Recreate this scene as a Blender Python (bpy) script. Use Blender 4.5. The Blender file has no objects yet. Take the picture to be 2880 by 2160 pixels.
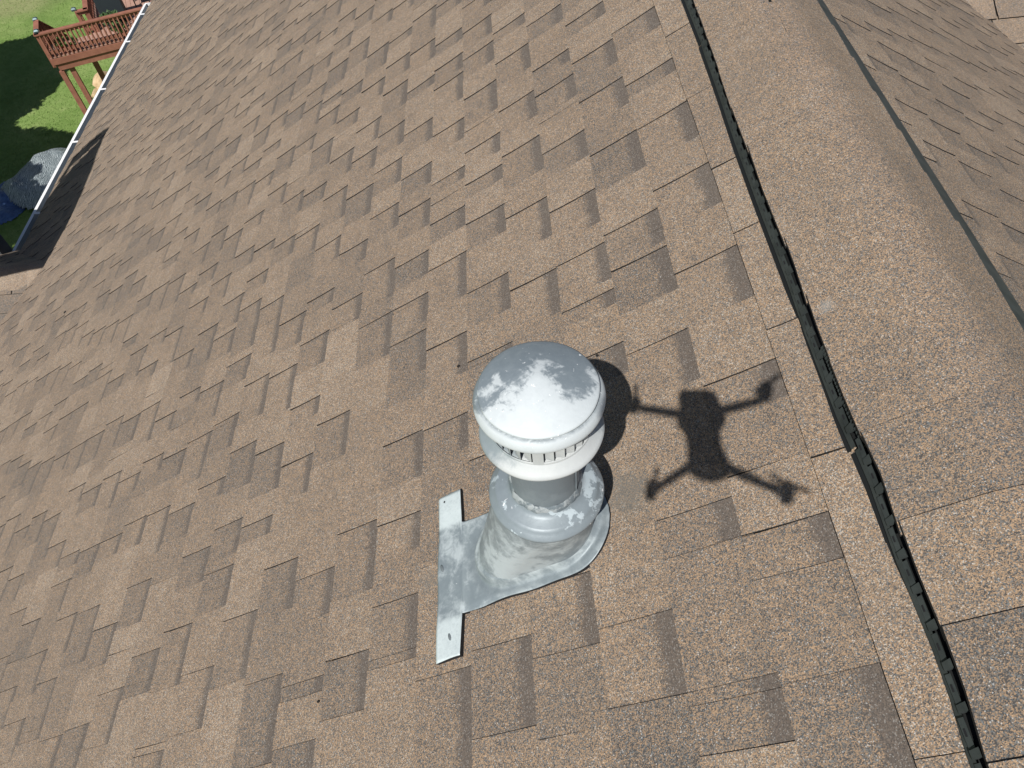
import bpy, bmesh, math, random
import numpy as np
from mathutils import Matrix, Vector
R = random.Random(7)
sc = bpy.context.scene
# ------------------------------------------------------------------ camera
CAM = Matrix([[0.995980577, -0.048049695, -0.075590454], [-0.084419929, -0.785605939, -0.612940931], [-0.029932685, 0.616858603, -0.786504608]])            # rows: right, down, forward (camera carried by the drone, at the origin)
FPX = 2117.3
cam_d = bpy.data.cameras.new('camera'); cam_d.sensor_width = 36.0; cam_d.lens = 36.0 * FPX / 2880.0
cam_d.clip_start = 0.05; cam_d.clip_end = 500
cam = bpy.data.objects.new('camera', cam_d); sc.collection.objects.link(cam); sc.camera = cam
rt, dw, fw = Vector(CAM[0]), Vector(CAM[1]), Vector(CAM[2])
cam.matrix_world = Matrix(((rt.x, -dw.x, -fw.x, 0), (rt.y, -dw.y, -fw.y, 0), (rt.z, -dw.z, -fw.z, 0), (0, 0, 0, 1)))
def ray(x, y):
    return rt * ((x - 1440) / FPX) + dw * ((y - 1080) / FPX) + fw
def pix(p):
    p = Vector(p); c = p.dot(fw)
    if c < .05: return (-9999, -9999)
    return (1440 + FPX * p.dot(rt) / c, 1080 + FPX * p.dot(dw) / c)
# ------------------------------------------------------------------ light
SUN = Vector((0.20819707, 0.57283223, -0.79279078))      # direction the light travels
elev = math.asin(-SUN.z); azim = math.atan2(-SUN.x, -SUN.y)  # azimuth of the sun itself, clockwise from +Y
world = bpy.data.worlds.new("World"); sc.world = world; world.use_nodes = True
wn = world.node_tree.nodes; wl = world.node_tree.links
sky = wn.new('ShaderNodeTexSky'); sky.sky_type = 'NISHITA'; sky.sun_disc = False
sky.sun_elevation = elev; sky.sun_rotation = azim; sky.altitude = 200; sky.air_density = 1.0; sky.dust_density = 1.0
bg = wn['Background']; bg.inputs['Strength'].default_value = 0.05
wl.new(sky.outputs[0], bg.inputs['Color'])
sd = bpy.data.lights.new('sun', 'SUN'); sd.energy = 5.0; sd.angle = math.radians(0.53); sd.color = (1.0, 0.975, 0.93)
sun = bpy.data.objects.new('sun', sd); sc.collection.objects.link(sun)
sun.rotation_euler = SUN.to_track_quat('-Z', 'Y').to_euler()
sc.view_settings.view_transform = 'Standard'; sc.view_settings.look = 'None'
sc.view_settings.gamma = 1.0; sc.view_settings.exposure = 0.12
try: sc.view_settings.use_curve_mapping = False
except Exception: pass
sc.cycles.max_bounces = 5; sc.cycles.sample_clamp_indirect = 4.0

# ------------------------------------------------------------------ helpers
C = sc.collection
def mat(name, rough=.8, metal=0.0, color=(.5,.5,.5), spec=.4):
    m = bpy.data.materials.new(name); m.use_nodes = True
    b = m.node_tree.nodes['Principled BSDF']
    b.inputs['Base Color'].default_value = (*color, 1); b.inputs['Roughness'].default_value = rough
    b.inputs['Metallic'].default_value = metal; b.inputs['Specular IOR Level'].default_value = spec
    return m
class NT:
    """small node-building helper"""
    def __init__(s, m): s.t = m.node_tree; s.n = s.t.nodes; s.b = s.n['Principled BSDF']
    def new(s, typ, **kw):
        nd = s.n.new(typ)
        for k, v in kw.items(): setattr(nd, k, v)
        return nd
    def L(s, a, b): s.t.links.new(a, b)
    def val(s, x, sock):
        if hasattr(x, 'is_linked') or hasattr(x, 'links'): s.L(x, sock)
        else: sock.default_value = x
    def math(s, op, a, b=0.0, c=None, clamp=False):
        nd = s.new('ShaderNodeMath', operation=op); nd.use_clamp = clamp
        s.val(a, nd.inputs[0]); s.val(b, nd.inputs[1])
        if c is not None: s.val(c, nd.inputs[2])
        return nd.outputs[0]
    def mix(s, fac, a, b, mode='MIX'):
        nd = s.new('ShaderNodeMix', data_type='RGBA', blend_type=mode)
        s.val(fac, nd.inputs[0])
        for x, i in ((a, 6), (b, 7)):
            if isinstance(x, tuple): nd.inputs[i].default_value = (*x[:3], 1)
            else: s.L(x, nd.inputs[i])
        return nd.outputs[2]
    def noise(s, scale, detail=2, rough=.5, vec=None, dist=0.0):
        nd = s.new('ShaderNodeTexNoise'); nd.inputs['Scale'].default_value = scale
        nd.inputs['Detail'].default_value = detail; nd.inputs['Roughness'].default_value = rough
        nd.inputs['Distortion'].default_value = dist
        if vec is not None: s.L(vec, nd.inputs['Vector'])
        return nd
    def smooth(s, x, lo, hi, a=0.0, b=1.0):
        nd = s.new('ShaderNodeMapRange', interpolation_type='SMOOTHSTEP')
        s.val(x, nd.inputs[0])
        for i, v in ((1, lo), (2, hi), (3, a), (4, b)): nd.inputs[i].default_value = v
        return nd.outputs[0]
    def ramp(s, fac, stops, interp='LINEAR'):
        nd = s.new('ShaderNodeValToRGB'); nd.color_ramp.interpolation = interp
        e = nd.color_ramp.elements
        e[0].position, e[0].color = stops[0][0], (*stops[0][1], 1)
        e[1].position, e[1].color = stops[1][0], (*stops[1][1], 1)
        for p, c in stops[2:]:
            x = e.new(p); x.color = (*c, 1)
        s.L(fac, nd.inputs[0]); return nd.outputs[0]
    def bump(s, height, strength=.3, dist=.001):
        nd = s.new('ShaderNodeBump'); nd.inputs['Strength'].default_value = strength
        nd.inputs['Distance'].default_value = dist
        s.L(height, nd.inputs['Height']); s.L(nd.outputs[0], s.b.inputs['Normal'])
    def pos(s): return s.new('ShaderNodeNewGeometry').outputs['Position']
    def obj(s): return s.new('ShaderNodeTexCoord').outputs['Object']

def tag(o, label=None, cat=None, group=None, kind=None):
    if label: o['label'] = label
    if cat: o['category'] = cat
    if group: o['group'] = group
    if kind: o['kind'] = kind
    return o
def empty(name, loc=(0,0,0)):
    o = bpy.data.objects.new(name, None); o.location = loc; o.empty_display_size = .1; C.objects.link(o); return o
class MB:
    """collects polygons, then links them as one mesh object"""
    def __init__(s): s.v = []; s.f = []; s.mi = []; s.fa = {}; s.va = {}
    def vert(s, p): s.v.append(tuple(p)); return len(s.v) - 1
    def face(s, idx, mi=0): s.f.append(tuple(idx)); s.mi.append(mi); return len(s.f) - 1
    def poly(s, pts, mi=0): return s.face([s.vert(p) for p in pts], mi)
    def box(s, c, d, mi=0, M=None, top=(1, 1)):
        cx_, cy_, cz_ = c; dx, dy, dz = d[0]/2, d[1]/2, d[2]/2
        q = []
        for sz in (-1, 1):
            kx, ky = (top if sz > 0 else (1, 1))
            for sx, sy in ((-1,-1),(1,-1),(1,1),(-1,1)):
                p = Vector((cx_+sx*dx*kx, cy_+sy*dy*ky, cz_+sz*dz))
                if M is not None: p = M @ p
                q.append(s.vert(p))
        for f in ((3,2,1,0),(4,5,6,7),(0,1,5,4),(1,2,6,5),(2,3,7,6),(3,0,4,7)): s.face([q[i] for i in f], mi)
        return s
    def bar(s, a, b, w, t, up=Vector((0,0,1)), mi=0):
        a = Vector(a); b = Vector(b); d = b - a; L = d.length; d.normalize()
        u = Vector(up); x = d.cross(u)
        if x.length < 1e-4: x = d.cross(Vector((1,0,0)))
        x.normalize(); z = x.cross(d).normalized()
        Mx = Matrix(((x.x, d.x, z.x, (a.x+b.x)/2), (x.y, d.y, z.y, (a.y+b.y)/2), (x.z, d.z, z.z, (a.z+b.z)/2), (0,0,0,1)))
        return s.box((0,0,0), (w, L, t), mi, Mx)
    def tube(s, pts, r, n=10, mi=0, cap=True):
        pts = [Vector(p) for p in pts]; rings = []
        rr = r if isinstance(r, (list, tuple)) else [r]*len(pts)
        pd = None
        for i, p in enumerate(pts):
            d = (pts[min(i+1, len(pts)-1)] - pts[max(i-1, 0)]).normalized()
            x = d.cross(Vector((0,0,1)))
            if x.length < .05: x = d.cross(Vector((0,1,0)))
            x.normalize(); y = d.cross(x)
            rings.append([s.vert(p + (x*math.cos(2*math.pi*k/n) + y*math.sin(2*math.pi*k/n))*rr[i]) for k in range(n)])
        for a, b in zip(rings, rings[1:]):
            for k in range(n): s.face((a[k], a[(k+1)%n], b[(k+1)%n], b[k]), mi)
        if cap: s.face(rings[0][::-1], mi); s.face(rings[-1], mi)
        return s
    def lathe(s, prof, n=64, c=(0,0,0), mi=0, cap0=False, cap1=False, jit=None):
        rings = []
        for j, (r, z) in enumerate(prof):
            if r < 1e-5:
                rings.append([s.vert((c[0], c[1], c[2]+z))]); continue
            ring = []
            for k in range(n):
                a = 2*math.pi*k/n; q = jit(a, r, z) if jit else (r, z)
                ring.append(s.vert((c[0]+q[0]*math.cos(a), c[1]+q[0]*math.sin(a), c[2]+q[1])))
            rings.append(ring)
        for a, b in zip(rings, rings[1:]):
            for k in range(n):
                k2 = (k+1) % n
                if len(a) == 1: s.face((a[0], b[k], b[k2]), mi)
                elif len(b) == 1: s.face((a[k], a[k2], b[0]), mi)
                else: s.face((a[k], a[k2], b[k2], b[k]), mi)
        if cap0: s.face(rings[0][::-1], mi)
        if cap1: s.face(rings[-1], mi)
        return s
    def build(s, name, mats, parent=None, smooth=False, M=None, fix=False):
        me = bpy.data.meshes.new(name); me.from_pydata(s.v, [], s.f)
        if not isinstance(mats, (list, tuple)): mats = [mats]
        for m in mats: me.materials.append(m)
        me.polygons.foreach_set('material_index', s.mi)
        if smooth: me.polygons.foreach_set('use_smooth', [True]*len(s.f))
        for k, (d, arr) in s.fa.items():
            at = me.attributes.new(k, 'FLOAT', 'FACE'); a = [arr.get(i, d) for i in range(len(s.f))]; at.data.foreach_set('value', a)
        for k, (d, arr) in s.va.items():
            at = me.attributes.new(k, 'FLOAT', 'POINT'); a = [arr.get(i, d) for i in range(len(s.v))]; at.data.foreach_set('value', a)
        me.update()
        if fix:
            bm = bmesh.new(); bm.from_mesh(me); bmesh.ops.remove_doubles(bm, verts=bm.verts, dist=1e-5)
            bmesh.ops.recalc_face_normals(bm, faces=bm.faces); bm.to_mesh(me); bm.free()
        o = bpy.data.objects.new(name, me); C.objects.link(o)
        if parent is not None: o.parent = parent
        if M is not None: o.matrix_basis = M
        return o
def bevel(o, w, seg=2, ang=35):
    m = o.modifiers.new('bevel', 'BEVEL'); m.width = w; m.segments = seg; m.limit_method = 'ANGLE'; m.angle_limit = math.radians(ang)
    return o

# ------------------------------------------------------------------ materials
def granules(name, dark=0.0):
    m = mat(name, rough=.93, spec=.25); t = NT(m)
    P = t.pos()
    vor = t.new('ShaderNodeTexVoronoi'); vor.inputs['Scale'].default_value = 680.0; t.L(P, vor.inputs['Vector'])
    sep = t.new('ShaderNodeSeparateColor'); t.L(vor.outputs['Color'], sep.inputs[0])
    r1, r2, r3 = sep.outputs
    tone = t.new('ShaderNodeAttribute', attribute_name='tone').outputs['Fac']
    gap = t.new('ShaderNodeAttribute', attribute_name='gap').outputs['Fac']
    vv = t.new('ShaderNodeAttribute', attribute_name='vv').outputs['Fac']
    lo = t.noise(2.3, 3, .55, P).outputs['Fac']; mid = t.noise(24, 3, .6, P).outputs['Fac']; fine = t.noise(120, 2, .6, P).outputs['Fac']
    f = t.math('ADD', r1, t.math('MULTIPLY', tone, 0.34))
    f = t.math('ADD', f, t.math('MULTIPLY', t.math('SUBTRACT', lo, .5), .35))
    f = t.math('ADD', f, t.math('MULTIPLY', t.math('SUBTRACT', mid, .5), .30))
    f = t.math('ADD', f, t.math('MULTIPLY', t.math('SUBTRACT', fine, .5), .45))
    f = t.math('ADD', f, -0.02 + dark, clamp=True)
    col = t.ramp(f, [(0.0, (.070,.065,.062)), (0.13, (.118,.105,.094)), (0.26, (.176,.142,.112)),
                     (0.42, (.250,.176,.117)), (0.60, (.322,.216,.135)), (0.80, (.392,.268,.168)), (0.95, (.44,.38,.31))], 'CONSTANT')
    # a few slate-blue and pale grains
    col = t.mix(t.math('MULTIPLY', t.math('GREATER_THAN', r2, .86), .75), col, (.135,.155,.165))
    col = t.mix(t.math('MULTIPLY', t.math('GREATER_THAN', r3, .982), .7), col, (.50,.49,.47))
    # printed dark band just below the course above, in the cut-outs only
    edge = t.math('ADD', vv, t.math('MULTIPLY', t.math('SUBTRACT', r3, .5), .018))
    edge = t.math('ADD', edge, t.math('MULTIPLY', t.math('SUBTRACT', mid, .5), .022))
    band = t.math('MULTIPLY', gap, t.smooth(edge, .031, .043, 1.0, 0.0))
    bcol = t.ramp(r2, [(0.0, (.074,.064,.057)), (.3, (.106,.087,.074)), (.65, (.142,.114,.094)), (.92, (.23,.21,.19))], 'CONSTANT')
    col = t.mix(t.math('MULTIPLY', band, .93), col, bcol)
    # weathering
    w = t.noise(7, 4, .6, P).outputs['Fac']
    col = t.mix(t.smooth(w, .35, .75, 0, .12), col, (.20,.17,.14))
    # soot washed off the metal flashing, and one bird dropping on the ridge
    def spot(c, r0, r1, amt, tint, nz):
        vm = t.new('ShaderNodeVectorMath', operation='DISTANCE'); t.L(P, vm.inputs[0]); vm.inputs[1].default_value = c
        dd = t.math('ADD', vm.outputs['Value'], t.math('MULTIPLY', t.math('SUBTRACT', mid, .5), nz))
        return t.mix(t.smooth(dd, r0, r1, amt, 0.0), col, tint)
    col = spot((.155, .685, -1.235), .01, .085, .60, (.145,.14,.125), .06)
    col = spot((-.255, .66, -1.495), .0, .045, .45, (.15,.145,.13), .05)
    col = spot((.506, .872, -.968), .0, .018, .28, (.46,.45,.42), .035)
    t.L(col, t.b.inputs['Base Color'])
    t.bump(t.math('ADD', vor.outputs['Distance'], t.math('MULTIPLY', r1, .002)), .55, .0008)
    return m
GR = granules('roof_granules')
ASPH = mat('asphalt_edge', .9, color=(.012,.011,.011))
SHADEP = mat('shade_black_plastic', .55, color=(.010,.011,.011), spec=.3)  # vent plastic coloured black for the shade gaps beside its wall plate
def plastic():
    m = mat('weathered_dark_plastic', .62, spec=.35); t = NT(m); P = t.pos()
    c = t.ramp(t.noise(28, 4, .6, P).outputs['Fac'], [(.3, (.024,.029,.029)), (.7, (.046,.054,.053))])
    t.L(c, t.b.inputs['Base Color']); return m
PLAST = plastic()
def wood(name, a, b, scale=6):
    m = mat(name, .75); t = NT(m); P = t.pos()
    c = t.ramp(t.noise(scale, 4, .65, P).outputs['Fac'], [(.3, a), (.7, b)])
    c = t.mix(t.smooth(t.noise(1.3, 2, .5, P).outputs['Fac'], .4, .7, 0, .4), c, tuple(x*.75 for x in a))
    t.L(c, t.b.inputs['Base Color']); return m
REDW = wood('red_brown_stain', (.22,.085,.055), (.33,.140,.093))
DECKW = wood('deck_boards', (.33,.19,.145), (.44,.27,.21), 9)
WHITE = mat('white_painted_metal', .35, color=(.80,.80,.80))
GUTIN = mat('gutter_inside', .5, color=(.20,.23,.26))
SIDING = mat('grey_siding', .8, color=(.22,.235,.25))
STEEL = mat('bare_steel', .35, .9, (.55,.56,.57))
DARKHOLE = mat('dark_gap', .9, color=(.01,.01,.012))
def painted_metal(name, light, darkc, bias, scale, wear, rough=.42, bright=None, top=None, seed=(0,0,0)):
    """grey paint worn and chalked in patches over galvanised steel"""
    m = mat(name, rough, .12, spec=.45); t = NT(m)
    mp = t.new('ShaderNodeMapping'); mp.inputs['Location'].default_value = seed; t.L(t.pos(), mp.inputs[0]); P = mp.outputs[0]
    n1 = t.noise(scale, 4, .55, P, .5).outputs['Fac']; n2 = t.noise(scale*3.3, 5, .65, P, .8).outputs['Fac']; n3 = t.noise(scale*14, 3, .6, P).outputs['Fac']
    f = t.math('ADD', t.math('MULTIPLY', n1, .62), t.math('ADD', t.math('MULTIPLY', n2, .3), t.math('MULTIPLY', n3, .08)))
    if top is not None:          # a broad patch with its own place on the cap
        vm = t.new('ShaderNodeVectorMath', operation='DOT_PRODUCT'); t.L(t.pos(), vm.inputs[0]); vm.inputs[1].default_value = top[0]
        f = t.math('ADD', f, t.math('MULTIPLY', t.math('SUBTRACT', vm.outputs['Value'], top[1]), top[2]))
    k = t.smooth(f, bias-wear, bias+wear)
    col = t.mix(k, darkc, light)
    crease_dark = t.new('ShaderNodeAttribute', attribute_name='crease_dark').outputs['Fac']  # darkens creases: ring round the boss foot, shade painted in the skirt seam
    col = t.mix(t.math('MULTIPLY', crease_dark, t.smooth(n2, .3, .6, .35, .85)), col, tuple(x*.8 for x in darkc))
    pale = t.new('ShaderNodeAttribute', attribute_name='pale').outputs['Fac']
    col = t.mix(t.math('MULTIPLY', pale, t.smooth(n3, .2, .6, .7, 1.0)), col, tuple(min(.62, x*1.25) for x in light))
    g = t.noise(60, 4, .7, P).outputs['Fac']
    col = t.mix(t.smooth(g, .35, .75, 0, .22), col, tuple(.5*(x+y) for x, y in zip(light, darkc)))
    if bright:                   # chips down to bright metal
        s = t.noise(bright[0], 3, .6, P, .6).outputs['Fac']
        col = t.mix(t.smooth(s, bright[1], bright[1]+.02), col, (.78,.80,.80))
    t.L(col, t.b.inputs['Base Color'])
    t.L(t.smooth(k, 0, 1, .46, .66), t.b.inputs['Roughness'])
    t.bump(t.math('ADD', n2, t.math('MULTIPLY', n3, .3)), .12, .003)
    return m
# ------------------------------------------------------------------ roof frames
TH = 0.56658879; CT, ST, TT = math.cos(TH), math.sin(TH), math.tan(TH)
EXPO = 0.1397
XR, ZR = 0.6495, -0.9221                       # ridge line
O0 = Vector((0.43337, 0, -1.05964))          # a point on the first full course line
def frame(o, X, Y, Z):
    return Matrix(((X[0], Y[0], Z[0], o[0]), (X[1], Y[1], Z[1], o[1]), (X[2], Y[2], Z[2], o[2]), (0, 0, 0, 1)))
FL = frame(O0, (CT, 0, ST), (0, 1, 0), (-ST, 0, CT))
FR = frame((2*XR - O0.x, 0, O0.z), (-CT, 0, ST), (0, -1, 0), (ST, 0, CT))
YC, ZC, XC = 4.30, -3.585, -3.53             # little cross gable (cricket) behind the chimney
FC = frame((XC, YC, ZC), (0, CT, ST), (-1, 0, 0), (0, -ST, CT))
FD = frame((XC, YC, ZC), (0, -CT, ST), (1, 0, 0), (0, ST, CT))
V1 = Vector((2.452, 3.705, -2.069))
FG = frame(V1, (0, CT, ST), (-1, 0, 0), (0, -ST, CT))
GAPS = {0: [(0.305, 0.144), (0.533, 0.077), (0.838, 0.082), (1.141, 0.148), (1.417, 0.141), (1.667, 0.149), (1.871, 0.061), (2.15, 0.107)], 1: [(0.323, 0.092), (0.611, 0.073), (0.994, 0.129), (1.24, 0.136), (1.366, 0.11), (1.68, 0.157), (1.933, 0.13), (2.137, 0.123), (2.369, 0.079)], 2: [(0.456, 0.133), (1.039, 0.083), (1.198, 0.047), (1.353, 0.124), (1.557, 0.13), (1.816, 0.118), (2.102, 0.116), (2.248, 0.069), (2.536, 0.105)], 3: [(0.565, 0.131), (1.357, 0.147), (1.64, 0.161), (1.922, 0.161), (2.16, 0.139), (2.448, 0.149), (2.652, 0.066)], 4: [(0.484, 0.155), (1.197, 0.036), (1.439, 0.132), (1.719, 0.116), (1.901, 0.068), (2.066, 0.095), (2.372, 0.171), (2.629, 0.128), (2.827, 0.139), (3.031, 0.11)], 5: [(0.461, 0.194), (1.054, 0.097), (1.313, 0.134), (1.62, 0.173), (1.821, 0.091), (2.017, 0.061), (2.286, 0.116), (2.574, 0.168), (2.712, 0.11), (2.903, 0.089), (3.217, 0.11)], 6: [(0.647, 0.137), (1.406, 0.147), (1.545, 0.11), (1.724, 0.102), (1.968, 0.129), (2.163, 0.111), (2.421, 0.127), (2.709, 0.064), (2.99, 0.147), (3.272, 0.176)], 7: [(0.561, 0.123), (0.871, 0.174), (1.555, 0.166), (1.788, 0.171), (2.062, 0.125), (2.261, 0.087), (2.311, 0.11), (2.543, 0.144), (2.831, 0.173)], 8: [(0.539, 0.035), (0.794, 0.115), (1.263, 0.148), (1.719, 0.11), (1.977, 0.096), (2.274, 0.161), (2.5, 0.122), (2.705, 0.145), (2.999, 0.125)], 9: [(1.181, 0.125), (1.384, 0.065), (1.643, 0.13), (1.836, 0.064), (2.099, 0.114), (2.383, 0.182), (2.624, 0.152), (2.906, 0.103)], 10: [(0.764, 0.17), (1.037, 0.057), (1.28, 0.158), (1.58, 0.177), (1.813, 0.139), (2.262, 0.136), (2.52, 0.098), (2.826, 0.176), (3.076, 0.145)], 11: [(0.656, 0.149), (0.935, 0.121), (1.08, 0.11), (1.349, 0.156), (1.617, 0.17), (1.881, 0.171), (1.979, 0.11), (2.31, 0.11), (2.586, 0.134), (2.982, 0.113), (3.258, 0.191)], 12: [(1.519, 0.133), (1.777, 0.111), (2.053, 0.239), (2.753, 0.133)], 13: [(0.77, 0.119), (1.232, 0.11), (1.509, 0.186), (1.728, 0.154), (1.982, 0.122), (2.172, 0.162)], 14: [(0.694, 0.151)], 15: [(1.288, 0.11)], 17: [(1.025, 0.135)], 18: [(0.935, 0.145), (1.187, 0.123)], 19: [(1.384, 0.11)]}

house = tag(empty('house', (0, 3, -13.5)), 'house under a brown shingle roof that fills most of the view', 'house')
HM = Matrix.Translation((0, -3, 13.5))       # children keep scene coordinates
def hp(o):
    o.parent = house; o.matrix_basis = HM @ o.matrix_basis; return o

# roof deck under the shingles
U0, U1 = -2.6, 9.77
VE = 5.60                                   # eave, measured down the slope
def L2W(F, x, y, h=0): return F @ Vector((x, y, h))
rb = MB()
xe = -VE
ridge_x = (XR - O0.x)/CT
for F, sgn in ((FL, 1), (FR, -1)):
    a = [L2W(F, ridge_x, sgn*U0, -.004), L2W(F, ridge_x, sgn*U1, -.004), L2W(F, xe, sgn*U1, -.004), L2W(F, xe, sgn*U0, -.004)]
    b = [p + Vector((0, 0, -.03)) for p in a]
    if sgn < 0: a = a[::-1]; b = b[::-1]
    ia = [rb.vert(p) for p in a]; ib = [rb.vert(p) for p in b]
    rb.face(ia[::-1]); rb.face(ib)
    for i in range(4): rb.face((ia[i], ia[(i+1) % 4], ib[(i+1) % 4], ib[i]))
# cross gables' decks
def slab(F, pts, th=.03):
    a = [F @ Vector((x, y, -.004)) for x, y in pts]; b = [p + Vector((0, 0, -th)) for p in a]
    ia = [rb.vert(p) for p in a]; ib = [rb.vert(p) for p in b]; n = len(a)
    rb.face(ia); rb.face(ib[::-1])
    for i in range(n): rb.face((ia[i], ib[i], ib[(i+1) % n], ia[(i+1) % n]))
CW = 0.81/CT                                  # cricket slope length
slab(FC, [(0, 0), (0, 3.2), (-CW, 3.2), (-CW, .81)])
slab(FD, [(0, 0), (0, -1.6), (-CW, -1.6), (-CW, -.81)])
slab(FG, [(2.6, 2.6*CT), (-2.2, -2.2*CT), (-2.2, -3.2), (2.6, -3.2)])
roof = rb.build('roof', mat('roof_felt', .9, color=(.03, .03, .03)), fix=True); hp(roof)
RM = roof.matrix_basis.inverted() @ Matrix.Identity(4)
def rp(o, Mw):                                # child of the roof at world matrix Mw
    o.parent = roof; o.matrix_basis = Mw; return o

def wob(u, v):                                # the deck is not perfectly flat
    return .0022*math.sin(u*2.3+v*1.1+.6) + .0016*math.sin(v*4.1-u*1.7) + .0009*math.sin(u*9+v*5)
ROWS = [(-.018, 0), (.0, 0), (.012, 0), (.06, 0), (.105, 0), (EXPO, 0)]
def base_h(t):
    return .0012 + .0066*max(t, 0) - .0013*math.sin(math.pi*min(max(t, 0), 1))
def strip(mb, ua, ub, segs, v0, ox, oy, rr, sgn=1, tmul=1.0, hs=1.0):
    """one strip shingle. segs: list of (u0, u1, tooth?, tone). coordinates local to (ox, oy)"""
    bj = rr.uniform(-.0012, .0012)
    for (a, b, tooth, tone) in segs:
        a = max(a, ua); b = min(b, ub)
        if b - a < .004: continue
        lift = .0030*tmul if tooth else 0.0
        nu = max(1, int((b-a)/.09)); jt = bj + rr.uniform(-.0006, .0006)
        sa, sb = rr.uniform(-.0025, .0025), rr.uniform(-.0025, .0025)
        curl = rr.random()**3*.0016
        cols = []
        for i in range(nu+1):
            w = i/nu; col = []
            for j, (vv, _) in enumerate(ROWS):
                t = vv/EXPO; last = j == len(ROWS)-1
                u = a + (b-a)*w + ((sa*(1-w)+sb*w)*t if tooth else 0)
                v = v0 + vv + ((jt + rr.uniform(-.0005, .0005)) if last else 0)
                h = base_h(t)*hs + lift + wob(u*sgn, v) + curl*max(0, t)**3
                k = mb.vert((-v-ox, sgn*u-oy, h)); mb.va.setdefault('vv', (0., {}))[1][k] = vv
                col.append((k, -v-ox, sgn*u-oy, h))
            cols.append(col)
        for c0, c1 in zip(cols, cols[1:]):
            for j in range(len(ROWS)-1):
                q = (c0[j][0], c0[j+1][0], c1[j+1][0], c1[j][0])
                if sgn < 0: q = q[::-1]
                f = mb.face(q, 0)
                mb.fa.setdefault('tone', (0., {}))[1][f] = tone
                if not tooth: mb.fa.setdefault('gap', (0., {}))[1][f] = 1.0
            # butt face
            p, q2 = c0[-1], c1[-1]
            d = [mb.vert((p[1], p[2], p[3]-.0095*hs)), mb.vert((q2[1], q2[2], q2[3]-.0095*hs))]
            ft = (p[0], d[0], d[1], q2[0])
            if sgn < 0: ft = ft[::-1]
            mb.face(ft, 1)
        # tooth sides
        if tooth:
            for col, s in ((cols[0], 1), (cols[-1], -1)):
                low = [mb.vert((c[1], c[2], c[3]-.0046)) for c in col]
                for j in range(len(col)-1):
                    q = (col[j][0], low[j], low[j+1], col[j+1][0])
                    if s*sgn < 0: q = q[::-1]
                    mb.face(q, 1)
def layout(u0, u1, rr, traced=(), pg=(.055, .20), pt=(.09, .24)):
    """list of cut-outs (a, b) along a course"""
    gs = [(g-w, g) for g, w in traced]
    def fill(a, b):
        out = []; x = a + rr.uniform(.05, .2)
        while x < b - .12:
            w = rr.uniform(*pg)
            if x + w > b - .07: break
            out.append((x, x+w)); x += w + rr.uniform(*pt)
        return out
    if not gs: return fill(u0, u1)
    out = []; cur = u0
    for a, b in gs:
        if a - cur > .52 or (cur == u0 and a - cur > .2): out += fill(cur, a)
        out.append((a, b)); cur = b
    out += fill(cur, u1)
    return sorted(out)
def segs_from(gaps, u0, u1, rr):
    segs = []; cur = u0; last = 0
    def tooth(a, b):
        nonlocal last
        if b - a < .002: return
        tn = rr.choice([-.28, -.06, 0, .04, .08, .1, .12]) + rr.uniform(-.06, .06)
        if b - a > .17 and rr.random() < .5:
            m = a + (b-a)*rr.uniform(.3, .7); t2 = tn + rr.choice([-.38, .2])
            segs.append((a, m, True, tn)); segs.append((m, b, True, t2))
        else: segs.append((a, b, True, tn))
    for a, b in gaps:
        if b <= cur: continue
        tooth(cur, a); segs.append((max(a, cur), b, False, rr.choice([-.52, -.36, -.22, -.05]) + rr.uniform(-.06, .06))); cur = b
    tooth(cur, u1)
    return segs
stuff = MB(); pieces = []
def TH_OF(F): return (.62, 1.0) if F is FR else ((1.0, 1.7) if F is FC or F is FG else (1.0, 1.0))
def lay(F, sgn, k0, k1, u0, u1, traced, clip=None, seed=0, off=0.0, force_stuff=False, margin=60):
    rr = random.Random(seed)
    for k in range(k0, k1):
        v0 = EXPO*k + off
        g = layout(u0, u1, rr, traced.get(k, ()), *(((.05, .12), (.06, .15)) if F is FR else ((.055, .20), (.08, .22)))); sg = segs_from(g, u0, u1, rr)
        if k == -1 and F is FL:               # cut strips beside the ridge vent: plain, with fine joints
            js = [u0, .186, .457, .623, .876, 1.165, 1.379, 1.66, 1.963]
            while js[-1] < u1: js.append(js[-1] + rr.uniform(.2, .3))
            sg = [(a, b-.0010, True, rr.choice([-.1, .1, .2])) for a, b in zip(js, js[1:])]
        x = u0 - rr.uniform(0, .9)
        while x < u1:
            a, b = max(x, u0), min(x + 1.0, u1); x += 1.0
            if b - a < .02: continue
            if clip:
                cc = clip(v0 + EXPO, a, b)
                if cc is None: continue
                a, b = cc
                if b - a < .03: continue
            # does any of it show?
            vis = 0
            for uu in np.linspace(a, b, 5):
                for v_ in (v0+.01, v0+EXPO-.01):
                    X, Y = pix(F @ Vector((-v_, sgn*uu, .005)))
                    if -margin < X < 2880+margin and -margin < Y < 2160+margin: vis += 1
            if vis and not force_stuff:
                c = pix(F @ Vector((-(v0+EXPO/2), sgn*(a+b)/2, .005)))
                d = (F @ Vector((-(v0+EXPO/2), sgn*(a+b)/2, .005))).length
                pieces.append((d, F, sgn, k, v0, a+.0004, b-.0004, sg))
            else:
                tmp = MB(); strip(tmp, a, b, sg, v0, 0, 0, rr, sgn, *TH_OF(F)); addto(stuff, tmp, F)
def addto(S, T, F):
    n = len(S.v); m = len(S.f)
    S.v += [tuple(F @ Vector(p)) for p in T.v]; S.f += [tuple(i+n for i in f) for f in T.f]; S.mi += T.mi
    for src, dst, o_ in ((T.fa, S.fa, m), (T.va, S.va, n)):
        for kk, (d, arr) in src.items():
            dd = dst.setdefault(kk, (d, {}))[1]
            for i, v_ in arr.items(): dd[i+o_] = v_
NK = int(VE/EXPO)
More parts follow.
